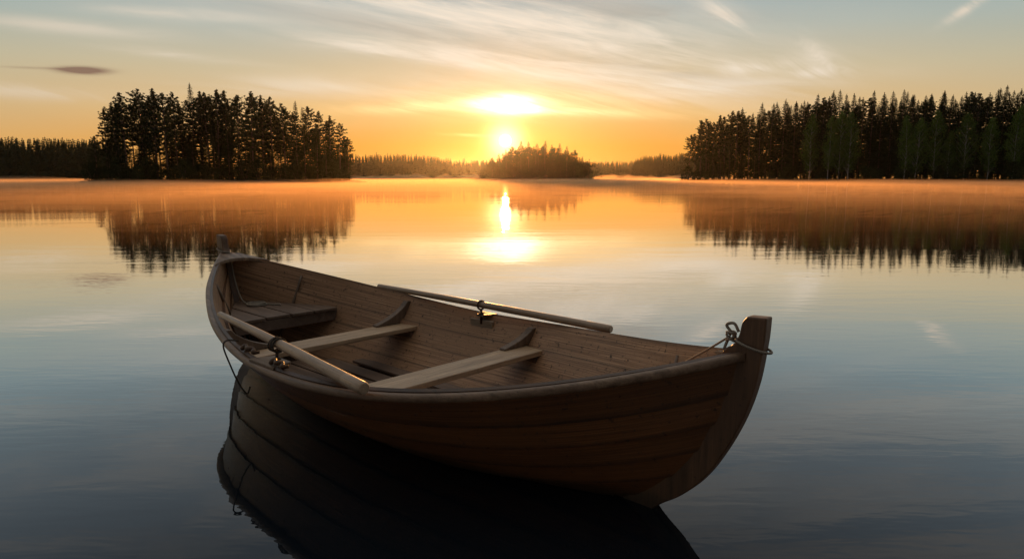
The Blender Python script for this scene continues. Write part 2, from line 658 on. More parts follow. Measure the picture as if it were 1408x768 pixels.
def hull_n(u_, v_, side):
    e = .01
    a = hull_pt(min(u_ + e, 1), v_, side) - hull_pt(max(u_ - e, -1), v_, side)
    b = hull_pt(u_, min(v_ + e, 1), side) - hull_pt(u_, max(v_ - e, 0), side)
    n = a.cross(b)
    if n.length < 1e-9:
        return Vector((0, side, 0))
    n.normalize()
    if n.y * side < 0:
        n = -n
    return n


def half_breadth(x, z, inset=.018):
    """half breadth of the planking at local x and height z"""
    best = None
    u_ = x / 2.1
    for _ in range(8):
        lo, hi = 0.0, 1.0
        for _k in range(24):
            mid = (lo + hi) / 2
            if hull_pt(u_, mid, 1).z < z:
                lo = mid
            else:
                hi = mid
        p_ = hull_pt(u_, (lo + hi) / 2, 1)
        u_ += (x - p_.x) / 2.2
        u_ = max(-.9999, min(.9999, u_))
    return max(p_.y - inset, .004)


boat = empty('rowing_boat', (BX, BY, BZ), BA)
tag(boat, 'old brown wooden clinker rowing boat floating empty on the still lake', 'rowing boat')

mb = MB()
T = .018
for side in (-1, 1):
    for k in range(NK):
        v0, v1 = VB[k], VB[k + 1]
        if k > 0:
            v0 -= .022
        outer, inner, uo = [], [], []
        for u_ in UU:
            ro, ri, ruv = [], [], []
            for j in range(SUB + 1):
                q = j / SUB
                v_ = v0 + (v1 - v0) * q
                pp = hull_pt(u_, v_, side)
                nn = hull_n(u_, v_, side)
                endf = min(1.0, (1 - abs(u_)) * 9)
                off = (-.010 + T * 1.15 * (1 - q)) * (.25 + .75 * endf)
                wob = .0018 * noise.noise(Vector((pp.x * 2.3, k * 3.1 + side, q)))
                po = pp + nn * (off + wob)
                ro.append(po)
                ri.append(po - nn * T)
                ruv.append((pp.x, (k + side * 7 + 20) + .02 + q * .96))
            outer.append(ro)
            inner.append(ri)
            uo.append(ruv)
        fl = side > 0
        mb.cur = 0
        ia = mb.grid(outer, uo, flip=fl)
        mb.cur = 1
        ib = mb.grid(inner, uo, flip=not fl)
        mb.cur = 0
        mb.sm = False
        for i in range(NU):       # lower and upper plank edges
            for e_, fl2 in ((0, fl), (SUB, not fl)):
                q4 = [mb.vert(outer[i][e_], uo[i][e_]), mb.vert(outer[i + 1][e_], uo[i + 1][e_]),
                      mb.vert(inner[i + 1][e_], uo[i + 1][e_]), mb.vert(inner[i][e_], uo[i][e_])]
                mb.face(q4 if not fl2 else q4[::-1])
        mb.sm = True

# copper rivets along the laps
rv = mb
rv.cur = 2
random.seed(4)
for side in (-1, 1):
    for k in range(1, NK + 1):
        x_ = -1.9
        while x_ < 2.1:
            x_ += .17
            u_ = x_ / 2.2
            if abs(u_) > .93:
                continue
            vv = VB[k] - (.012 if k < NK else .09)
            pp = hull_pt(u_, vv, side)
            nn = hull_n(u_, vv, side)
            for sgn in (1, -1):
                cc = pp + nn * (.0065 + (.0075 if sgn > 0 else -.0195 if k == NK else -.0195))
                a = nn.orthogonal().normalized()
                b = nn.cross(a)
                ring = [rv.vert(cc + (a * math.cos(2 * pi * j / 6) + b * math.sin(2 * pi * j / 6)) * .0062) for j in range(6)]
                top = rv.vert(cc + nn * sgn * .003)
                for j in range(6):
                    rv.face((ring[j], ring[(j + 1) % 6], top) if sgn > 0 else (ring[(j + 1) % 6], ring[j], top))
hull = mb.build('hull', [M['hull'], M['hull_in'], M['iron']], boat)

# gunwales: a rounded cap swept along each sheer
PROF = [(.012, -.016), (.018, -.009), (.019, .006), (.015, .015), (.006, .020), (-.018, .020), (-.027, .015), (-.030, .006), (-.030, -.016), (-.025, -.022)]
for side in (-1, 1):
    g = MB()
    rows, uvs = [], []
    for i in range(101):
        u_ = -.993 + 1.986 * i / 100
        pp = hull_pt(u_, 1, side)
        d = hull_pt(min(u_ + .01, 1), 1, side) - hull_pt(max(u_ - .01, -1), 1, side)
        d.normalize()
        o_ = Vector((0, 0, 1)).cross(d).normalized()
        if o_.y * side < 0:
            o_ = -o_
        ends = min(1, (1 - abs(u_)) * 14 + .35)
        wob = .0025 * noise.noise(Vector((pp.x * 3, side * 5, 0)))
        row = []
        for (a, b) in PROF:
            q = pp + o_ * ((a if a > 0 else a * ends) + wob) + Vector((0, 0, b + wob * .6))
            if side * q.y < .012:
                q.y = side * .012
            q.z -= .019
            row.append(q)
        rows.append(row)
        uvs.append([(pp.x, j * .02) for j in range(len(PROF))])
    ids = g.grid(rows, uvs, close=True, flip=(side < 0))
    g.face(ids[0])
    g.face(list(reversed(ids[-1])))
    g.build('gunwale', M['gun'], boat)

# stems
near_out = [(1.30, -.20), (1.62, -.185), (1.80, -.09), (1.885, -.015), (1.962, .040), (2.020, .092), (2.073, .152), (2.126, .230), (2.19, .35), (2.241, .474), (2.275, .60), (2.294, .735), (2.299, .79), (2.301, .842)]
near_in = [(2.285, .850), (2.225, .838), (2.207, .812), (2.197, .765), (2.178, .728), (2.135, .69), (2.13, .60), (2.09, .47), (2.0, .27), (1.87, .10), (1.72, -.03), (1.55, -.11), (1.30, -.13)]


def stem_mesh(sx, dz_top, top_len):
    s_ = MB()
    pts = []
    for (x, z) in [(v.x, v.y) for v in catmull([(a, b, 0) for a, b in near_out], 4)] + [(v.x, v.y) for v in catmull([(a, b, 0) for a, b in near_in[1:]], 4)]:
        if z > .5:
            z = z + dz_top * (z - .5) / .34
            if z > .76:
                x -= (z - .76) * top_len
        pts.append((sx * x, -.027, z))
    if sx < 0:
        pts = pts[::-1]
    s_.sm = False
    s_.poly(pts, (0, .054, 0))
    return s_.build('stem', M['stem'], boat, bevel=.006)


stem_mesh(1, 0, 0)
stem_mesh(-1, .045, .0)
k_ = MB()
k_.sm = False
k_.box(-1.35, 1.35, -.022, .022, -.20, -.14)
k_.build('keel', M['stem'], boat)

# breasthooks
for sx in (-1,):
    b_ = MB()
    b_.sm = False
    tip, base = 2.13, 1.90
    z_ = sheer(sx * .92) - .004
    pts = []
    n_ = 8
    for i in range(n_ + 1):
        x = tip + (base - tip) * i / n_
        pts.append((x, -(beam(sx * x / BL) - .006)))
    inner_ = []
    hb = beam(sx * base / BL) - .006
    for i in range(1, n_):
        a = -hb + 2 * hb * i / n_
        inner_.append((base + .11 * (1 - (a / hb) ** 2), a))
    pts += inner_
    for i in range(n_, -1, -1):
        x = tip + (base - tip) * i / n_
        pts.append((x, (beam(sx * x / BL) - .006)))
    P3 = [(sx * x, y, sheer(sx * x / BL) - .012) for x, y in pts]
    if sx < 0:
        P3 = P3[::-1]
    b_.poly(P3, (0, 0, .026))
    b_.build('breasthook', M['gun'], boat, bevel=.004)


# thwarts with a slight sag and worn edges
def thwart(xc, wdt, z, th=.032):
    o_ = MB()
    o_.sm = False
    n_ = 14
    top, bot = [], []
    for i in range(n_ + 1):
        s_ = -1 + 2 * i / n_
        rowt = []
        for xx in (xc - wdt / 2, xc + wdt / 2):
            hb = half_breadth(xx, z - th * .5, .016)
            rowt.append((xx, s_ * hb))
        top.append(rowt)
    P1 = [(top[i][0][0], top[i][0][1]) for i in range(n_ + 1)]
    P2 = [(top[i][1][0], top[i][1][1]) for i in range(n_, -1, -1)]
    P3 = [(x, y, z - th) for x, y in (P1 + P2)][::-1]
    o_.poly(P3, (0, 0, th))
    t_ = o_.build('thwart', M['thwart'], boat, bevel=.005)
    # bearer under the thwart ends is part of the planking: a riser cleat each side
    for side in (-1, 1):
        c_ = MB()
        c_.sm = False
        pts = []
        for xx in (xc - wdt / 2 + .01, xc, xc + wdt / 2 - .012):
            hb = half_breadth(xx, z - th - .03, .014)
            pts.append((xx, side * hb))
        pts2 = [(x, y - side * .022) for x, y in pts][::-1]
        c_.poly([(x, y, z - th - .045) for x, y in pts + pts2], (0, 0, .042))
        c_.build('cleat', M['deck'], t_)
    return t_


thwart(.49, .205, .290)
thwart(-.635, .205, .290)


def knee(xk, side, z):
    o_ = MB()
    o_.sm = False
    ztop = sheer(xk / BL) - .022
    n_ = 8
    outer = []
    for i in range(n_ + 1):
        zz = z + .001 + (ztop - z) * i / n_
        outer.append((half_breadth(xk, zz, .016), zz))
    y0 = outer[0][0]
    yt = outer[-1][0]
    inner_ = []
    L_ = .215
    for i in range(n_ + 1):
        q = i / n_
        # ogee: flat toe, concave sweep, rounded head
        yy_ = (yt - .048) + (y0 - L_ - yt + .048) * (q ** 1.12)
        zz = ztop - (ztop - z - .014) * (math.sin(q * pi / 2) ** .75 * .55 + q * .45)
        inner_.append((yy_, zz))
    inner_.append((y0 - L_ - .004, z + .001))
    pts = [(xk, side * y, zz) for y, zz in outer + inner_]
    if side < 0:
        pts = pts[::-1]
    o_.poly(pts, (-.052, 0, 0))
    return o_.build('knee', M['knee'], boat, bevel=.005)


for xk in (.44, -.69):
    for side in (-1, 1):
        knee(xk, side, .290)

# stern deck of fore-and-aft boards on a beam
dz_ = .37
deck = empty('stern_deck')
deck.parent = boat
xf = -1.22
ys = [-.62, -.36, -.17, .02, .20, .40, .62]
for i in range(6):
    y0, y1 = ys[i] + .006, ys[i + 1] - .006
    front_e, back = [], []
    pts = []
    xe_off = random.uniform(-.012, .012)
    nn_ = 5
    line0, line1 = [], []
    for j in range(nn_ + 1):
        y = y0 + (y1 - y0) * j / nn_
        # furthest aft x where the hull is still wider than |y|
        xa = xf
        while xa > -2.02 and half_breadth(xa - .02, dz_ - .02, .02) > abs(y):
            xa -= .02
        if half_breadth(xf, dz_ - .02, .018) < abs(y):
            continue
        line0.append((xf + xe_off, y))
        line1.append((xa, y))
    if len(line0) < 2:
        continue
    pts = line0 + line1[::-1]
    zt_ = dz_ + random.uniform(-.002, .002)
    d_ = MB()
    d_.sm = False
    d_.poly([(x, y, zt_ - .02) for x, y in pts], (0, 0, .02))
    d_.build('deck_board', M['deck'], deck, bevel=.003)
b_ = MB()
b_.sm = False
hb = half_breadth(xf - .03, dz_ - .06, .016)
hb2 = half_breadth(xf - .03, dz_ - .1, .016)
b_.poly([(xf - .045, -hb, dz_ - .024), (xf - .045, -hb2, dz_ - .10), (xf - .045, hb2, dz_ - .10), (xf - .045, hb, dz_ - .024)], (.03, 0, 0))
b_.build('deck_beam', M['deck'], deck, bevel=.003)

# bottom boards
for i, (y0, y1) in enumerate([(-.33, -.20), (-.185, -.05), (-.035, .10), (.125, .25), (.265, .37)]):
    fb = MB()
    fb.sm = False
    zz = .012 + (.02 if i in (0, 4) else 0)
    x0, x1 = (-1.25, 1.45) if i in (1, 2) else (-1.15, 1.3) if i == 3 else (-.95, 1.1)
    fb.box(x0 + .03 * i, x1 - .02 * i, y0, y1, zz, zz + .018)
    fb.build('bottom_board', M['deck'], boat, bevel=.003)
# floor timbers under the bottom boards and two rib pairs in the ends
for x in (-1.05, -.25, .25, .95):
    fb = MB()
    fb.sm = False
    hb = half_breadth(x, -.04, .03)
    fb.box(x - .02, x + .02, -hb, hb, -.035, .010)
    fb.build('floor_timber', M['deck'], boat)
for x in (-1.62, 1.72):
    for side in (-1, 1):
        path = []
        for i in range(9):
            z = .02 + (sheer(x / BL) - .06) * i / 8
            path.append((x, side * (half_breadth(x, z, .026)), z))
        rb = MB()
        rb.tube(path, .011, 8)
        rb.build('rib', M['knee'], boat)


# oarlocks
def oarlock(x, y, zc, side, rad):
    z0 = sheer(x / BL) + .001
    pad = MB()
    pad.sm = False
    yb = beam(x / BL)
    ya, yb2 = side * (yb + .004), side * (abs(y) - (.014 if side > 0 else .03))
    w1_, w2_ = (.075, .035) if side > 0 else (.13, .085)
    pts = [(x - w1_, ya, z0), (x + w1_, ya, z0), (x + w2_, yb2, z0), (x - w2_, yb2, z0)]
    if side > 0:
        pass
    else:
        pts = pts[::-1]
    pad.poly([(a, b, c) for a, b, c in pts], (0, 0, .016))
    pd = pad.build('oarlock_pad', M['knee'], boat, bevel=.004)
    # wooden block inside the top strake
    bl = MB()
    bl.sm = False
    p0 = half_breadth(x - .09, z0 - .075, .010)
    p1 = half_breadth(x + .09, z0 - .075, .010)
    bl.poly([(x - .10, side * (p0 - .012), z0 - .078), (x + .10, side * (p1 - .012), z0 - .078), (x + .10, side * (p1 + .006), z0 - .078), (x - .10, side * (p0 + .006), z0 - .078)][::1 if side > 0 else -1], (0, 0, .055))
    bl.build('mounting_block', M['oar'], boat, bevel=.004)
    lk = MB()
    ring = [(x + .004 * math.sin(a), y + math.sin(a) * (rad + .009), zc + math.cos(a) * (rad + .009)) for a in [2 * pi * i / 20 for i in range(21)]]
    lk.tube(ring, .0065, 8, caps=False)
    lo = lk.build('oarlock', M['iron'], boat)
    pn = MB()
    pn.tube([(x, y, zc - rad - .012), (x, y, z0 - .05)], .009, 8)
    pn.tube([(x, y, z0 + .030), (x, y, z0 + .016)], [.012, .020], 10)
    pn.build('pin', M['iron'], lo)


oarlock(-.02, .77, .488, 1, .021)
oarlock(.075, -.773, .503, -1, .026)
# lashings and iron straps around the near oarlock
ls = MB()
for dxx, sl_, rr in ((-.018, .25, .036), (.012, -.2, .037), (.026, .1, .036)):
    ring = [(.075 + dxx + sl_ * .05 * math.cos(a), -.773 + math.sin(a) * rr, .503 + math.cos(a) * rr) for a in [2 * pi * i / 20 for i in range(21)]]
    ls.tube(ring, .0052, 6, caps=False)
ls.build('lashing', M['dark_rope'], boat)
for j, (x0, rr) in enumerate([(-.16, .05), (.20, .045)]):
    st_ = MB()
    yb = -beam(x0 / BL) + .012
    zz = sheer(x0 / BL) + .026
    path = catmull([(x0 - rr, yb, zz), (x0 - rr * .5, yb + .016, zz + .02), (x0 + rr * .2, yb + .004, zz + .012), (x0 + rr, yb + .02, zz + .016),
                    (x0 + rr * 1.5, yb + .006, zz + .004), (x0 + rr * 1.9, yb + .03, zz + .002)], 5)
    st_.tube(path, [.011 + .003 * math.sin(i * .7) for i in range(len(path))], 8)
    st_.build('bent_strap', M['iron'], boat)


# ------------------------------------------------------------------ oars (things of their own)
def boat_to_world(p_):
    c, s = math.cos(BA), math.sin(BA)
    return Vector((BX + p_[0] * c - p_[1] * s, BY + p_[0] * s + p_[1] * c, p_[2] + BZ))


def oar(a, b, r0, r1, label):
    A, B = boat_to_world(a), boat_to_world(b)
    d = B - A
    L_ = d.length
    root = empty('oar')
    root.matrix_world = Matrix.Translation(A) @ d.to_track_quat('X', 'Z').to_matrix().to_4x4()
    tag(root, label, 'oar', 'oars lying along the boat')
    o_ = MB()
    n_ = 28
    path, rads = [], []
    for i in range(n_ + 1):
        q = i / n_
        path.append((q * L_, .004 * math.sin(q * 5), .003 * math.sin(q * 3.3)))
        rr = r0 + (r1 - r0) * min(1, q * 1.3)
        rads.append(rr * (1 + .02 * math.sin(q * 23)))
    ids = o_.tube(path, rads, 16)
    o_.build('shaft', M['oar'], root, bevel=.003)
    h = MB()
    path = [(L_ - .15, .0, .0), (L_ - .14, 0, 0), (L_ - .02, 0, 0), (L_ + .012, 0, 0), (L_ + .02, 0, 0)]
    h.tube([(x, .004 * math.sin(5 * x / L_), .003 * math.sin(3.3 * x / L_)) for x, _, _ in path], [r1 * .9, r1 * 1.05, r1 * 1.03, r1 * 1.0, r1 * .8], 16)
    h.build('grip', M['oar'], root)
    return root


oar((-.75, -.70, .535), (.95, -.85, .480), .019, .028, 'worn grey wooden oar lying on the near gunwale of the rowing boat')
oar((-1.075, .685, .512), (.98, .855, .463), .020, .0235, 'brown wooden oar raised over the far gunwale of the rowing boat')

# ------------------------------------------------------------------ ropes
MW = Matrix.Translation((BX, BY, BZ)) @ Matrix.Rotation(BA, 4, 'Z')


def rope(name, mb_, mat, label, cat='rope'):
    o_ = mb_.build(name, mat)
    o_.matrix_world = MW
    tag(o_, label, cat)
    return o_


r_ = MB()
loop = []
for i in range(33):
    a = 2 * pi * i / 32
    loop.append((-2.235 - .075 * math.cos(a) * 1.05, .036 * math.sin(a) * 1.15, .765 + .012 * math.cos(a)))
r_.tube(loop, .0055, 8, caps=False)
fall = catmull([(-2.165, .02, .752), (-2.12, .0, .745), (-2.08, -.01, .66), (-2.03, -.015, .54), (-1.96, -.02, .44), (-1.88, -.03, .392), (-1.80, -.035, .380)], 6)
for turn in range(1, 60):
    a = turn * .33
    rr = .055 + .012 * math.sin(a * .37)
    fall.append(Vector((-1.735 - math.cos(a) * rr * 1.25, .01 - math.sin(a) * rr * 1.15, .3775 + .004 * math.sin(a * .9) + .00018 * turn)))
fall += catmull([(-1.70, .06, .384), (-1.64, .09, .378), (-1.60, .13, .378), (-1.57, .12, .377)], 5)
r_.tube(fall, .0052, 8)
rope('mooring_rope', r_, M['rope'], 'pale rope hanging from the far stem and coiled on the stern deck')

r_ = MB()
loop = []
for i in range(33):
    a = 2 * pi * i / 32
    loop.append((2.245 + .068 * math.cos(a), .038 * math.sin(a), .722 - .016 * math.cos(a) + .004))
r_.tube(loop, .005, 8, caps=False)
kn = []
for i in range(60):
    a = i * .42
    kn.append((2.155 + .018 * math.sin(a * 1.0), .014 * math.cos(a), .748 + .018 * math.sin(a * .63)))
r_.tube(kn, .0042, 8)
r_.tube(catmull([(2.155, .0, .765), (2.135, .0, .79), (2.165, .0, .80), (2.185, 0, .77)], 5), .006, 8)
r_.tube(catmull([(2.145, .0, .74), (2.135, -.01, .70), (2.137, -.01, .675)], 4), .006, 8)
r_.tube(catmull([(2.15, .0, .748), (2.05, .025, .675), (1.95, .045, .605), (1.86, .05, .53), (1.78, .03, .36), (1.70, .0, .12)], 6), .0045, 8)
rope('painter_rope', r_, M['rope'], 'rope knotted round the near bow post and running down into the boat')

r_ = MB()
r_.tube(catmull([(-.36, -.775, .452), (-.365, -.835, .462), (-.37, -.855, .43), (-.36, -.83, .33), (-.33, -.80, .22), (-.30, -.77, .16), (-.28, -.76, .20)], 6), .0045, 8)
rope('thin_line', r_, M['dark_rope'], 'thin dark line hanging outside over the near gunwale', 'line')

# ------------------------------------------------------------------ lake: one sheet, open where the hull displaces it
outline = []
NW_ = 80
for side in (-1, 1):
    seq = [i / NW_ for i in range(NW_ + 1)]
    xs_ = [-1.73 + 3.46 * s_ for s_ in seq]
    pts = [(x, side * (half_breadth(x, -BZ, .012))) for x in xs_]
    if side < 0:
        outline += pts
    else:
        outline += pts[::-1]
wm = MB()
wm.sm = True
rings = []
for rad in (None, 2.6, 3.5, 6, 12, 30, 80, 250, 800, 2600):
    ring = []
    for (x, y) in outline:
        P_ = boat_to_world((x, y, -BZ))
        if rad is not None:
            a = math.atan2(y, x)
            P_ = boat_to_world((math.cos(a) * rad, math.sin(a) * rad, -BZ))
        ring.append(P_)
    rings.append(ring)
# even out the angles of the wider rings
n_out = len(outline)
for ri in range(1, len(rings)):
    rad = (2.6, 3.5, 6, 12, 30, 80, 250, 800, 2600)[ri - 1]
    k_mix = min(1.0, ri / 3)
    for i, (x, y) in enumerate(outline):
        a0 = math.atan2(y, x)
        a1 = -pi + 2 * pi * (i + .5) / n_out
        d = (a1 - a0 + pi) % (2 * pi) - pi
        a = a0 + d * k_mix
        rings[ri][i] = boat_to_world((math.cos(a) * rad, math.sin(a) * rad, -BZ))
wm.grid(rings, close=True, flip=True)
lake = wm.build('lake_water', M['water'])
tag(lake, kind='structure')
lake['label'] = 'calm lake water mirroring the sunset'
#@@TREES
# ------------------------------------------------------------------ trees
rnd = random.Random(11)


def spray(mb_, c, d, ln, wd, rr):
    """one leaf-like blade: a thin quad around centre c along d"""
    d = d.normalized()
    s_ = d.cross(Vector((rr.uniform(-1, 1), rr.uniform(-1, 1), rr.uniform(-1, 1))))
    if s_.length < 1e-3:
        s_ = Vector((1, 0, 0))
    s_.normalize()
    a = mb_.vert(c - d * ln * .5)
    b = mb_.vert(c + s_ * wd * .5 + d * ln * .05)
    e = mb_.vert(c + d * ln * .5)
    f = mb_.vert(c - s_ * wd * .5 + d * ln * .05)
    mb_.face((a, b, e, f))


def trunk_mb(H, r0, rr, lean=.3, top=.02):
    t_ = MB()
    n_ = 10
    lx, ly = rr.uniform(-lean, lean), rr.uniform(-lean, lean)
    path = []
    for i in range(n_ + 1):
        q = i / n_
        path.append(Vector((lx * q * q + .12 * math.sin(q * 5 + lx * 9), ly * q * q + .10 * math.sin(q * 4 + ly * 7), H * q)))
    path[0] = Vector((0, 0, -.3))
    t_.tube(path, [r0 * (1 - q / n_) ** .8 + top + (r0 * .5 if q == 0 else 0) for q in range(n_ + 1)], 7)
    return t_, path


def at_h(path, z):
    for i in range(1, len(path)):
        if z <= path[i].z:
            k = (z - path[i - 1].z) / (path[i].z - path[i - 1].z)
            return path[i - 1].lerp(path[i], k)
    return path[-1]


def limb(t_, a, b, r):
    mid = a.lerp(b, .5) + Vector((0, 0, .05 * (b - a).length))
    t_.tube([a, mid, b], [r, r * .7, r * .3], 4, caps=False)


def pine_meshes(seed, H=24, crown0=.34):
    """Scots pine: open layered crown, bare lower stem with dead stubs"""
    rr = random.Random(seed)
    t_, path = trunk_mb(H, .26, rr, .6)
    c_ = MB()
    c_.sm = False
    z = H * crown0
    lopsided = rr.uniform(0, 2 * pi)
    while z < H * .985:
        q = (z / H - crown0) / (1 - crown0)
        rmax = (1.3 + 2.9 * math.sin(min(1, q * 1.5 + .35) * pi * .55) * (1 - q) ** .72) * rr.uniform(.6, 1.12)
        if q > .86:
            rmax = 3.6 * (1 - q) + .10
        nb = rr.randint(3, 5)
        a0 = rr.uniform(0, 2 * pi)
        for b in range(nb):
            a = a0 + b * 2 * pi / nb + rr.uniform(-.4, .4)
            L_ = rmax * rr.uniform(.6, 1.1) * (1 + .2 * math.cos(a - lopsided))
            base = at_h(path, z + rr.uniform(-.2, .2))
            rise = rr.uniform(-.10, .30) + .45 * q * q
            tip = base + Vector((math.cos(a) * L_, math.sin(a) * L_, L_ * rise))
            limb(t_, base, tip, .045)
            ncl = max(2, int(L_ / .42))
            for j in range(ncl):
                f_ = .30 + .75 * (j + rr.random()) / ncl
                cc = base.lerp(tip, f_) + Vector((rr.gauss(0, .13), rr.gauss(0, .13), rr.gauss(.06, .10)))
                sz = .34 + .14 * (1 - abs(f_ - .7))
                for k in range(15):
                    dd = Vector((rr.gauss(0, 1), rr.gauss(0, 1), rr.gauss(.25, .6)))
                    spray(c_, cc + dd.normalized() * sz * .5 * rr.random() ** .5, dd, rr.uniform(.34, .66) * (.5 + .5 * min(1, (1 - q) * 4)), rr.uniform(.13, .24) * (.5 + .5 * min(1, (1 - q) * 4)), rr)
        z += rr.uniform(.36, .80) * (1.0 if q < .7 else .65)
    for _ in range(7):
        zz = rr.uniform(.12, crown0) * H
        a = rr.uniform(0, 2 * pi)
        base = at_h(path, zz)
        limb(t_, base, base + Vector((math.cos(a), math.sin(a), rr.uniform(-.3, .2))) * rr.uniform(.5, 1.6), .03)
    return t_, c_


def spruce_meshes(seed, H=24, crown0=.07, width=2.6):
    rr = random.Random(seed)
    t_, path = trunk_mb(H, .24, rr, .25)
    c_ = MB()
    c_.sm = False
    z = H * crown0
    ph = rr.uniform(0, 6)
    while z < H * .995:
        q = (z / H - crown0) / (1 - crown0)
        rmax = width * ((1 - q) ** .64) * (1.0 + .14 * math.sin(z * 1.7 + ph)) * min(1, .5 + q * 4) + .05
        nb = rr.randint(5, 7) if q < .8 else 7
        a0 = rr.uniform(0, 2 * pi)
        for b in range(nb):
            a = a0 + b * 2 * pi / nb + rr.uniform(-.35, .35)
            L_ = rmax * rr.uniform(.62, 1.14)
            base = at_h(path, z)
            droop = -.30 + .75 * q + rr.uniform(-.12, .12)
            tip = base + Vector((math.cos(a) * L_, math.sin(a) * L_, L_ * droop))
            ncl = max(2, int(L_ / .36))
            for j in range(ncl):
                f_ = .12 + .9 * (j + rr.random()) / ncl
                cc = base.lerp(tip, f_) + Vector((0, 0, -.10 * f_ * L_ * (1 - f_)))
                spread = .42 * (1.15 - f_) + .12
                out_ = Vector((math.cos(a), math.sin(a), droop))
                for k in range(6):
                    sd_ = Vector((-math.sin(a), math.cos(a), 0)) * rr.uniform(-1, 1)
                    dd = out_ + sd_ * 1.1 + Vector((0, 0, rr.uniform(-.55, .15)))
                    tz = .42 + .58 * min(1, (1 - q) * 2.6)
                    spray(c_, cc + sd_ * spread * tz, dd, rr.uniform(.45, .80) * tz, rr.uniform(.16, .30) * tz, rr)
        z += rr.uniform(.34, .58) * (1.0 if q < .75 else .7)
    a = at_h(path, H)
    for k in range(26):
        spray(c_, a + Vector((rr.gauss(0, .05), rr.gauss(0, .05), .3 - .07 * k)), Vector((rr.gauss(0, .5), rr.gauss(0, .5), .8)), .42, .14, rr)
    return t_, c_


def birch_meshes(seed, H=15, width=2.6, crown0=.18):
    rr = random.Random(seed)
    t_, path = trunk_mb(H, .12, rr, .7, .01)
    c_ = MB()
    c_.sm = False
    ncl = 210
    for i in range(ncl):
        q = rr.random() ** .9
        z = H * (crown0 + (1 - crown0) * q)
        prof = math.sin(pi * min(1, .10 + q * .92)) ** .62
        a = rr.uniform(0, 2 * pi)
        r_c = width * prof * rr.random() ** .45 * (1 + .18 * math.sin(3 * a + z))
        ctr = at_h(path, z)
        cc = ctr + Vector((math.cos(a) * r_c, math.sin(a) * r_c, 0))
        if i % 3 == 0:
            limb(t_, at_h(path, max(.8, z - r_c * 1.2)), cc, .03)
        for k in range(14):
            dd = Vector((rr.gauss(0, 1), rr.gauss(0, 1), rr.gauss(-.4, .9)))
            off = Vector((rr.gauss(0, .36), rr.gauss(0, .36), rr.gauss(0, .44)))
            spray(c_, cc + off, dd, rr.uniform(.24, .42), rr.uniform(.16, .26), rr)
    return t_, c_


def bush_meshes(seed, H=4.5, width=2.4):
    rr = random.Random(seed)
    t_ = MB()
    c_ = MB()
    c_.sm = False
    for s_ in range(5):
        a = rr.uniform(0, 2 * pi)
        t_.tube([(0, 0, -.2), (math.cos(a) * width * .3, math.sin(a) * width * .3, H * .4), (math.cos(a) * width * .6, math.sin(a) * width * .6, H * .75)], [.06, .04, .015], 5)
    for i in range(95):
        q = rr.random()
        z = H * (.04 + .96 * q)
        a = rr.uniform(0, 2 * pi)
        r_c = width * math.sqrt(max(0, 1 - (q * .98) ** 2)) * rr.random() ** .45 * (1 + .25 * math.sin(2 * a + seed))
        cc = Vector((math.cos(a) * r_c, math.sin(a) * r_c, z + .35 * math.sin(a * 3 + seed)))
        for k in range(11):
            dd = Vector((rr.gauss(0, 1), rr.gauss(0, 1), rr.gauss(.1, .9)))
            off = Vector((rr.gauss(0, .3), rr.gauss(0, .3), rr.gauss(0, .3)))
            spray(c_, cc + off, dd, rr.uniform(.34, .6), rr.uniform(.2, .34), rr)
    return t_, c_


LIB = {}


def proto(kind, i):
    """hidden-in-code source of one tree: (trunk mesh, crown mesh, height)"""
    key = (kind, i)
    if key in LIB:
        return LIB[key]
    if kind == 'pine':
        H = 24
        t_, c_ = pine_meshes(100 + i, H, [.34, .44, .28, .38, .50, .22][i % 6])
        mats = (M['bark'], M['needles'])
    elif kind == 'spruce':
        H = 24
        t_, c_ = spruce_meshes(200 + i, H, [.06, .10, .05, .14, .08][i % 5], [3.5, 3.0, 3.9, 2.8, 3.3][i % 5])
        mats = (M['bark'], M['spruce'])
    elif kind == 'birch':
        H = 15
        t_, c_ = birch_meshes(300 + i, H, [2.3, 1.8, 2.7][i % 3])
        mats = (M['birch_bark'], M['leaves'])
    else:
        H = 4.5
        t_, c_ = bush_meshes(400 + i, H, [2.4, 1.9, 2.9][i % 3])
        mats = (M['bark'], M['bush'])
    a = t_.build('stems' if kind == 'bush' else 'trunk', mats[0])
    b = c_.build('foliage' if kind == 'bush' else 'crown', mats[1])
    LIB[key] = [a, b, H, False]
    return LIB[key]


NAMES = {'pine': 'pine_tree', 'spruce': 'spruce_tree', 'birch': 'birch_tree', 'bush': 'bush'}
CATS = {'pine': 'pine tree', 'spruce': 'spruce tree', 'birch': 'birch tree', 'bush': 'bush'}


def plant(kind, i, x, y, height, label, group, z=0.0, wide=1.0):
    lib = proto(kind, i)
    root = empty(NAMES[kind], (x, y, z), rnd.uniform(0, 2 * pi))
    s_ = height / lib[2]
    k = wide * 1.0 * s_ ** .8
    root.scale = (k, k, s_)
    tag(root, label, CATS[kind], group)
    for part in lib[:2]:
        if not lib[3]:
            o_ = part
        else:
            o_ = part.copy()
            C.objects.link(o_)
        o_.parent = root
    lib[3] = True
    return root


def ground_at(px, dist):
    return (px - 704) / F_PX * dist * math.cos(PITCH)


def height_for(y_top, dist):
    """real height of a thing whose top shows at picture row y_top when it stands dist metres away"""
    a = math.atan((384 - y_top) / F_PX) - PITCH
    return CAM_H + dist * math.tan(a)


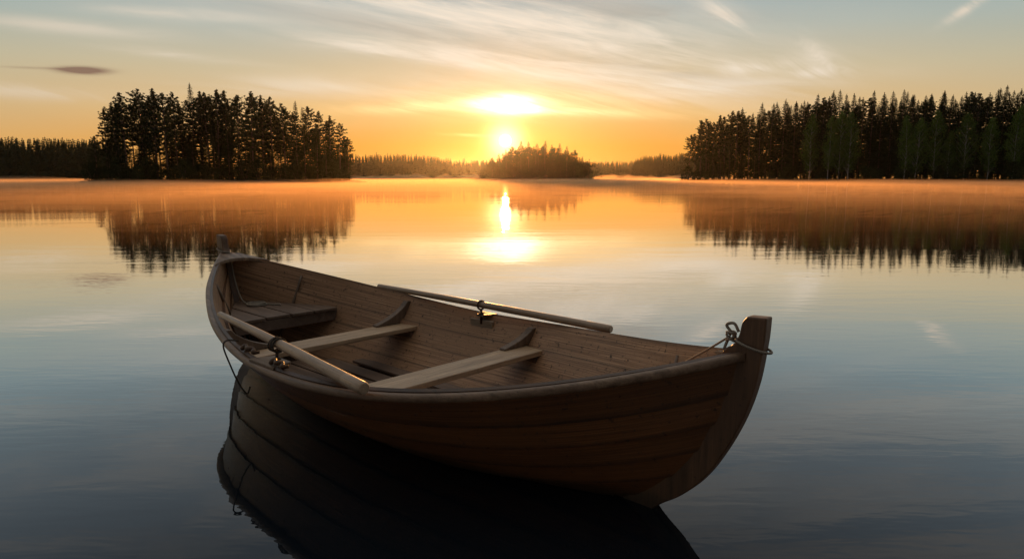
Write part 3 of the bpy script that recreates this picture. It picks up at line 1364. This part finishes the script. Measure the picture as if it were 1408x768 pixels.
# --- land: low islands and the wooded point
def land(name, pts, hgt, label, seed):
    """pts: outline polygon (x, y) counter-clockwise; a low mound with an uneven shore"""
    g = MB()
    cx_ = sum(p_[0] for p_ in pts) / len(pts)
    cy_ = sum(p_[1] for p_ in pts) / len(pts)
    dense = []
    n_ = len(pts)
    for i in range(n_):
        a, b = pts[i], pts[(i + 1) % n_]
        steps = 10
        for k in range(steps):
            q = k / steps
            x, y = a[0] + (b[0] - a[0]) * q, a[1] + (b[1] - a[1]) * q
            r_ = 1 + .03 * noise.noise(Vector((x * .2, y * .2, seed)))
            dense.append((cx_ + (x - cx_) * r_, cy_ + (y - cy_) * r_))
    rings_ = []
    for f_, z in ((1.0, -.5), (.995, .10), (.975, .35), (.93, .6), (.8, .85), (.5, 1.0), (.02, 1.1)):
        ring = []
        for (x, y) in dense:
            X, Y = cx_ + (x - cx_) * f_, cy_ + (y - cy_) * f_
            zz = z * (hgt if z > 0 else 1)
            if z > 0:
                zz *= 1 + .45 * noise.noise(Vector((X * .35, Y * .35, seed + 3)))
            ring.append((X, Y, zz))
        rings_.append(ring)
    g.grid(rings_, close=True)
    o_ = g.build(name, M['soil'])
    tag(o_, label, kind='structure')
    return o_


def gx(px, d):
    return ground_at(px, d)


land('island_ground', [(gx(108, 216), 216), (gx(150, 208), 208), (gx(250, 204), 204), (gx(360, 204), 204), (gx(450, 208), 208), (gx(503, 218), 218),
                       (gx(470, 236), 236), (gx(400, 250), 250), (gx(200, 250), 250), (gx(140, 238), 238)], .75, 'low dark ground of the left wooded island', 1)
land('island_ground', [(gx(640, 482), 482), (gx(690, 470), 470), (gx(760, 468), 468), (gx(808, 478), 478), (gx(820, 490), 490), (gx(800, 515), 515), (gx(700, 520), 520), (gx(660, 505), 505)],
     1.0, 'low ground of the small middle island', 2)
land('forest_ground', [(gx(932, 300), 300), (gx(1000, 262), 262), (gx(1120, 232), 232), (gx(1260, 212), 212), (gx(1420, 200), 200), (gx(1640, 190), 190),
                       (gx(1640, 300), 300), (gx(1300, 330), 330), (gx(1050, 335), 335), (gx(960, 322), 322)], .8, 'low shore ground under the forest on the right', 3)

# shore rocks lying at the tips of the islands
def rock(x, y, s_, label, i):
    g = MB()
    rr = random.Random(900 + i)
    rows = []
    for a in range(7):
        th = pi * a / 6
        rows.append([(math.sin(th) * math.cos(ph) * s_ * (1 + .25 * noise.noise(Vector((ph, th, i)))), math.sin(th) * math.sin(ph) * s_ * .8 * (1 + .2 * noise.noise(Vector((ph, th, i + 9)))),
                      -math.cos(th) * s_ * .45) for ph in [2 * pi * k / 10 for k in range(10)]])
    g.grid(rows, close=True)
    o_ = g.build('shore_rock', M['rock'])
    o_.location = (x, y, .05)
    tag(o_, label, 'rock', 'shore rocks')


for i, (px, d, s_, lab) in enumerate([(112, 214, .7, 'dark rock at the far left tip of the left island'), (122, 211, .9, 'dark low rock beside the left tip of the left island'),
                                      (496, 216, .8, 'dark rock off the right tip of the left island'), (486, 212, .7, 'dark rock on the right shore of the left island'),
                                      (823, 484, 1.2, 'small dark rock at the right tip of the middle island'), (940, 290, .9, 'dark rock at the left tip of the right-hand forest shore')]):
    rock(gx(px, d), d, s_, lab, i)


def outline_y(px, prof):
    return interp(px, [a for a, b in prof], [b for a, b in prof])


P_LEFT = [(128, 185), (150, 148), (175, 130), (200, 122), (222, 124), (245, 126), (270, 118), (300, 124), (325, 125), (350, 127), (375, 134), (400, 143), (425, 148), (447, 158), (465, 172), (482, 200), (490, 225)]
P_MID = [(664, 228), (680, 212), (700, 203), (716, 197), (735, 198), (760, 198), (780, 204), (798, 214), (812, 235)]
P_RIGHT = [(944, 190), (956, 174), (972, 163), (1000, 157), (1030, 150), (1060, 142), (1100, 137), (1140, 130), (1180, 131), (1240, 127), (1300, 126), (1350, 124), (1408, 122), (1640, 118)]

# left island: a front row that draws the skyline, then rows behind
g_ = 'pines on the left island'
row = [(134, 188), (149, 150), (163, 142), (176, 128), (199, 123), (218, 124), (232, 128), (246, 128), (270, 118), (289, 128), (302, 124), (316, 127), (331, 131), (349, 127), (364, 132), (377, 134), (393, 143), (410, 142), (427, 147), (441, 154), (455, 160), (468, 170), (480, 190)]
special = {0: 'short leaning pine at the left edge of the left island', 8: 'tallest dark pine in the middle of the left island', 22: 'small pine at the right edge of the left island',
           3: 'tall open-crowned pine near the left side of the left island', 13: 'tall spire-topped pine right of the gap on the left island'}
for i, (px, yt) in enumerate(row):
    d = rnd.uniform(212, 222)
    kind = 'spruce' if i in (8, 17) else 'pine'
    plant(kind, (i * 5 + 1) % (6 if kind == 'pine' else 5), gx(px, d), d, height_for(yt, d), special.get(i, 'dark pine in the front row of the left island grove' if kind == 'pine' else 'narrow dark spruce among the pines of the left island'), g_, .4, 1.0)
for i in range(40):
    px = 146 + 332 * (i + .5) / 40 + rnd.uniform(-5, 5)
    d = rnd.uniform(224, 240)
    yt = outline_y(px, P_LEFT) + rnd.uniform(3, 30)
    kind = 'pine' if rnd.random() < .8 else 'spruce'
    plant(kind, rnd.randrange(6 if kind == 'pine' else 5), gx(px, d), d, height_for(yt, d), 'dark conifer half hidden behind the front pines of the left island', g_, .6, .95)
for i in range(44):
    px = 134 + 350 * (i + .5) / 44 + rnd.uniform(-6, 6)
    d = rnd.uniform(208, 228)
    edge = min(px - 125, 492 - px)
    yt = 182 + rnd.uniform(-6, 26) + max(0, 40 - edge) * .5
    plant('spruce', rnd.randrange(5), gx(px, d), d, max(4, height_for(yt, d)), 'young dark spruce in the understorey of the left island', 'understorey on the left island', .4, 1.45)
for i in range(30):
    px = 124 + 362 * (i + .5) / 30 + rnd.uniform(-4, 4)
    d = rnd.uniform(207, 214)
    plant('bush', rnd.randrange(3), gx(px, d), d, rnd.uniform(3, 6.5), 'dark leafy bush on the shore of the left island', 'bushes on the left island', .3, 1.0)

# middle island
g_ = 'trees on the middle island'
for i in range(34):
    px = 668 + 142 * (i + .5) / 34 + rnd.uniform(-2, 2)
    d = rnd.uniform(476, 486)
    yt = outline_y(px, P_MID) + rnd.uniform(3, 13)
    plant('spruce', rnd.randrange(5), gx(px, d), d, max(5, height_for(yt, d)), 'young conifer in the understorey of the middle island', 'understorey on the middle island', .4, 1.9)
for i, (px, yt) in enumerate([(668, 230), (676, 219), (686, 213), (696, 208), (706, 203), (716, 196), (727, 197), (738, 199), (749, 196), (759, 201), (769, 199), (779, 203), (790, 208), (800, 217), (808, 228)]):
    d = rnd.uniform(474, 484)
    kind = 'pine' if i in (0, 1, 4, 12, 14) else 'spruce'
    sp_ = {0: 'leaning pine at the left end of the small middle island', 14: 'low pine at the right end of the small middle island', 5: 'tall spruce on the crest of the middle island'}
    plant(kind, i % 5, gx(px, d), d, height_for(yt, d), sp_.get(i, 'dark conifer on the small island below the sun'), g_, .8, 1.6)
for i in range(22):
    px = 676 + 130 * (i + .5) / 22 + rnd.uniform(-3, 3)
    d = rnd.uniform(486, 508)
    plant('spruce' if rnd.random() < .6 else 'pine', rnd.randrange(5), gx(px, d), d, height_for(outline_y(px, P_MID) + rnd.uniform(4, 14), d), 'hazy conifer standing further back on the middle island', g_, .9, 2.0)
for i in range(18):
    px = 664 + 146 * (i + .5) / 18 + rnd.uniform(-3, 3)
    d = rnd.uniform(472, 479)
    plant('bush', rnd.randrange(3), gx(px, d), d, rnd.uniform(5, 12), 'low bush on the shore of the middle island', 'bushes on the middle island', .3, 1.3)


# right forest along the diagonal shore
def shore_d(px):
    return interp(px, [932, 1000, 1120, 1260, 1420, 1640], [296, 264, 234, 215, 203, 193])


g_ = 'conifers of the forest on the right'
px = 947
i = 0
while px < 1500:
    d = shore_d(px) + rnd.uniform(7, 12)
    kind = 'pine' if (px < 1010 or rnd.random() < .22) else 'spruce'
    yt = outline_y(px, P_RIGHT) + rnd.uniform(-3, 11)
    lab = 'leaning pine at the left end of the right-hand forest' if i == 0 else ('open pine at the left end of the right-hand forest' if px < 1010 else 'tall dark %s in the front row of the right-hand forest' % kind)
    plant(kind, rnd.randrange(5), gx(px, d), d, height_for(yt, d), lab, g_, .5, 1.12)
    px += rnd.uniform(9, 17) if px > 1010 else rnd.uniform(6, 10)
    i += 1
for rowk, (dd_, add, step) in enumerate([(18, 2, 15), (30, 6, 16), (44, 8, 18)]):
    px = 962 + rowk * 9
    while px < 1500:
        d = shore_d(px) + dd_ + rnd.uniform(-4, 4)
        plant('spruce' if rnd.random() < .75 else 'pine', rnd.randrange(5), gx(px, d), d, height_for(outline_y(px, P_RIGHT) + rnd.uniform(0, 14) + add, d),
              'dark conifer deep inside the right-hand forest', g_, .8, 1.15)
        px += rnd.uniform(.7, 1.3) * step
for i, (px, yt) in enumerate([(1112, 163), (1138, 166), (1152, 158), (1166, 160), (1243, 166), (1258, 168), (1282, 158), (1302, 186), (1325, 160), (1357, 167), (1392, 152), (1416, 160)]):
    d = shore_d(px) + rnd.uniform(2, 4)
    plant('birch', i % 3, gx(px, d), d, height_for(yt, d), {7: 'small green birch, lowest of those before the right-hand forest', 10: 'tall bright green birch near the right edge of the forest'}.get(i, 'green birch in front of the dark right-hand forest'),
          'birches before the right-hand forest', .5, .95)
px = 946
while px < 1500:
    d = shore_d(px) + rnd.uniform(1.5, 5)
    if rnd.random() < .45 and px > 970:
        plant('spruce', rnd.randrange(5), gx(px, d + 3), d + 3, rnd.uniform(6, 13), 'young spruce at the edge of the right-hand forest', 'young spruces on the right shore', .4, 1.3)
    else:
        plant('bush', rnd.randrange(3), gx(px, d), d, rnd.uniform(3, 6), 'dark shore bush below the right-hand forest', 'bushes on the right shore', .3, 1.0)
    px += rnd.uniform(8, 15)


# far wooded shores: masses nobody could count
def far_wood(px0, px1, prof, dist, depth, label, seed, step=4.6):
    g = MB()
    g.sm = False
    rr = random.Random(seed)
    for rown in range(3):
        px = px0
        while px < px1:
            d = dist + depth * rown / 3 + rr.uniform(0, depth / 4)
            x = gx(px, d)
            yt = outline_y(px, prof) + rr.gauss(0, 1.1) + 3.0 * noise.noise(Vector((px * .07, seed, rown))) + 2 * noise.noise(Vector((px * .25, seed, rown))) + rown * .4
            H = height_for(yt, d)
            w_ = rr.uniform(3.0, 5.2)
            base = Vector((x, d, -.2))
            g.tube([base, base + Vector((0, 0, H * .9))], [.22, .03], 3, caps=False)
            z = .02 * H
            while z < H:
                q = z / H
                r_ = w_ * (1 - q) ** .8 + .1
                for b in range(11):
                    a = rr.uniform(0, 2 * pi)
                    c_ = base + Vector((math.cos(a) * r_ * .55, math.sin(a) * r_ * .55, z))
                    spray(g, c_, Vector((math.cos(a), math.sin(a), rr.uniform(-.7, -.1))), r_ * rr.uniform(.9, 1.3) + .2, rr.uniform(.7, 1.5), rr)
                z += 1.05
            spray(g, base + Vector((0, 0, H)), Vector((0, 0, 1)), 1.0, .5, rr)
            px += step * rr.uniform(.35, 1.65) * 500 / dist * 1.0
    o_ = g.build('far_forest', M['far'])
    tag(o_, label, kind='stuff')
    return o_


far_wood(-800, 165, [(-800, 188), (-330, 184), (0, 190), (60, 191), (125, 193), (165, 196)], 450, 50, 'dark wooded shore far off behind the left island', 51)
far_wood(440, 700, [(440, 212), (500, 214), (560, 213), (610, 217), (630, 222), (660, 221), (700, 222)], 780, 60, 'hazy wooded shore between the left and middle islands', 52)
far_wood(790, 905, [(790, 222), (860, 222.5), (880, 221), (905, 222)], 1120, 50, 'faintest wooded shore right of the middle island', 53)
far_wood(872, 985, [(872, 222), (882, 215), (920, 213), (985, 212)], 800, 50, 'hazy wooded shore left of the right-hand forest', 54)
for nm, a0, a1, d0, d1, lab in [('far_shore', -840, 180, 446, 520, 'far shore at the left'), ('far_shore', 420, 720, 772, 860, 'far shore between the islands'),
                                ('far_shore', 770, 1000, 795, 1200, 'far shore at the right of the middle island')]:
    g = MB()
    rows = []
    for i in range(31):
        px = a0 + (a1 - a0) * i / 30
        dd = d0 + (330 if (lab.endswith('middle island') and px < 872) else 0)
        z1 = .5 + .3 * noise.noise(Vector((px * .05, 1, 1)))
        rows.append([(gx(px, dd), dd, -.4), (gx(px, dd), dd + 1.5, z1 * .5), (gx(px, dd), dd + 12, z1 * 1.3), (gx(px, dd), d1 + (60 if dd > 1000 else 0), 1.6)])
    g.grid(rows, flip=True)
    tag(g.build(nm, M['soil']), lab, kind='structure')


# ------------------------------------------------------------------ air: even haze round the whole scene
def vol_mat(name, density, col, aniso):
    m_, t_, out_ = material(name)
    pv = t_.node('ShaderNodeVolumePrincipled')
    pv.inputs['Color'].default_value = (*col, 1)
    pv.inputs['Density'].default_value = density
    pv.inputs['Anisotropy'].default_value = aniso
    t_.l.new(pv.outputs[0], out_.inputs['Volume'])
    m_.cycles.homogeneous_volume = True
    return m_


hz = MB()
hz.sm = False
hz.box(-2750, 2750, -2750, 2750, -1.4, 38.0)
haze = hz.build('haze', vol_mat('haze', .00003, (.95, .90, .84), .88))
tag(haze, 'thin haze filling the air over the lake', kind='stuff')


# low mist lying on the water: banks with an uneven top, thicker further out
def mist(name, label, dens, aniso, x_fn, d_list, top_fn, nseg=90, z0=.03):
    g = MB()
    top, bot = [], []
    for d in d_list:
        rt, rb = [], []
        for i in range(nseg + 1):
            q = i / nseg
            x = x_fn(q, d)
            edge = min(1, min(q, 1 - q) * 12)
            first = min(1.0, (d - d_list[0]) / max(1e-6, (d_list[min(3, len(d_list) - 1)] - d_list[0])))
            last = min(1.0, (d_list[-1] - d) / max(1e-6, (d_list[-1] - d_list[-3])))
            z = z0 + top_fn(x, d) * edge * first * last
            rt.append((x, d, z + .004))
            rb.append((x, d, z0))
        top.append(rt)
        bot.append(rb)
    a = g.grid(top)
    b = g.grid(bot, flip=True)
    n_, k_2 = len(d_list), nseg
    for i in range(n_ - 1):
        g.face((a[i][0], b[i][0], b[i + 1][0], a[i + 1][0]) if False else (a[i][0], a[i + 1][0], b[i + 1][0], b[i][0]))
        g.face((a[i + 1][k_2], a[i][k_2], b[i][k_2], b[i + 1][k_2]))
    for j in range(k_2):
        g.face((a[0][j + 1], a[0][j], b[0][j], b[0][j + 1]))
        g.face((a[-1][j], a[-1][j + 1], b[-1][j + 1], b[-1][j]))
    o_ = g.build(name, vol_mat(label, dens, (.90, .58, .33), aniso))
    tag(o_, label, kind='stuff')
    return o_


def fn(x, y, sc_, seed):
    return noise.noise(Vector((x * sc_, y * sc_ * .7, seed)))


dl = [10.5 * (1.09 ** i) for i in range(51)]
for k, (hh_, dn, a0) in enumerate([(.28, .006, 1.0), (.62, .0052, 1.5), (1.0, .0036, 2.0)]):
    mist('mist', ['lowest mist on the lake', 'mist lying on the lake', 'thin upper mist over the lake'][k], dn, .55,
         lambda q, d: (q - .5) * 2.6 * d,
         dl[k * 3:], lambda x, d, hh_=hh_, k=k: hh_ * max(.03, min(1, (d - 9) / 34) * (.75 + .9 * fn(x, d, .035, k * 7) + .5 * fn(x, d, .11, k + 20))))
# rising wisps before the far shores
mist('mist', 'mist rising off the water before the far shore between the islands', .010, .5, lambda q, d: gx(430, d) + q * (gx(1010, d) - gx(430, d)),
     [560, 580, 600, 620, 640, 660, 680, 700, 720, 740], lambda x, d: max(.1, 3.0 + 6.5 * fn(x, d * .3, .055, 31) + 3 * fn(x, d * .3, .16, 32)), 200)
mist('mist', 'mist lying before the dark shore at the left', .004, .5, lambda q, d: gx(-340, d) + q * (gx(210, d) - gx(-340, d)),
     [300, 320, 345, 370, 395, 420, 435], lambda x, d: max(.1, 1.3 + 2.2 * fn(x, d * .3, .03, 41)), 140)
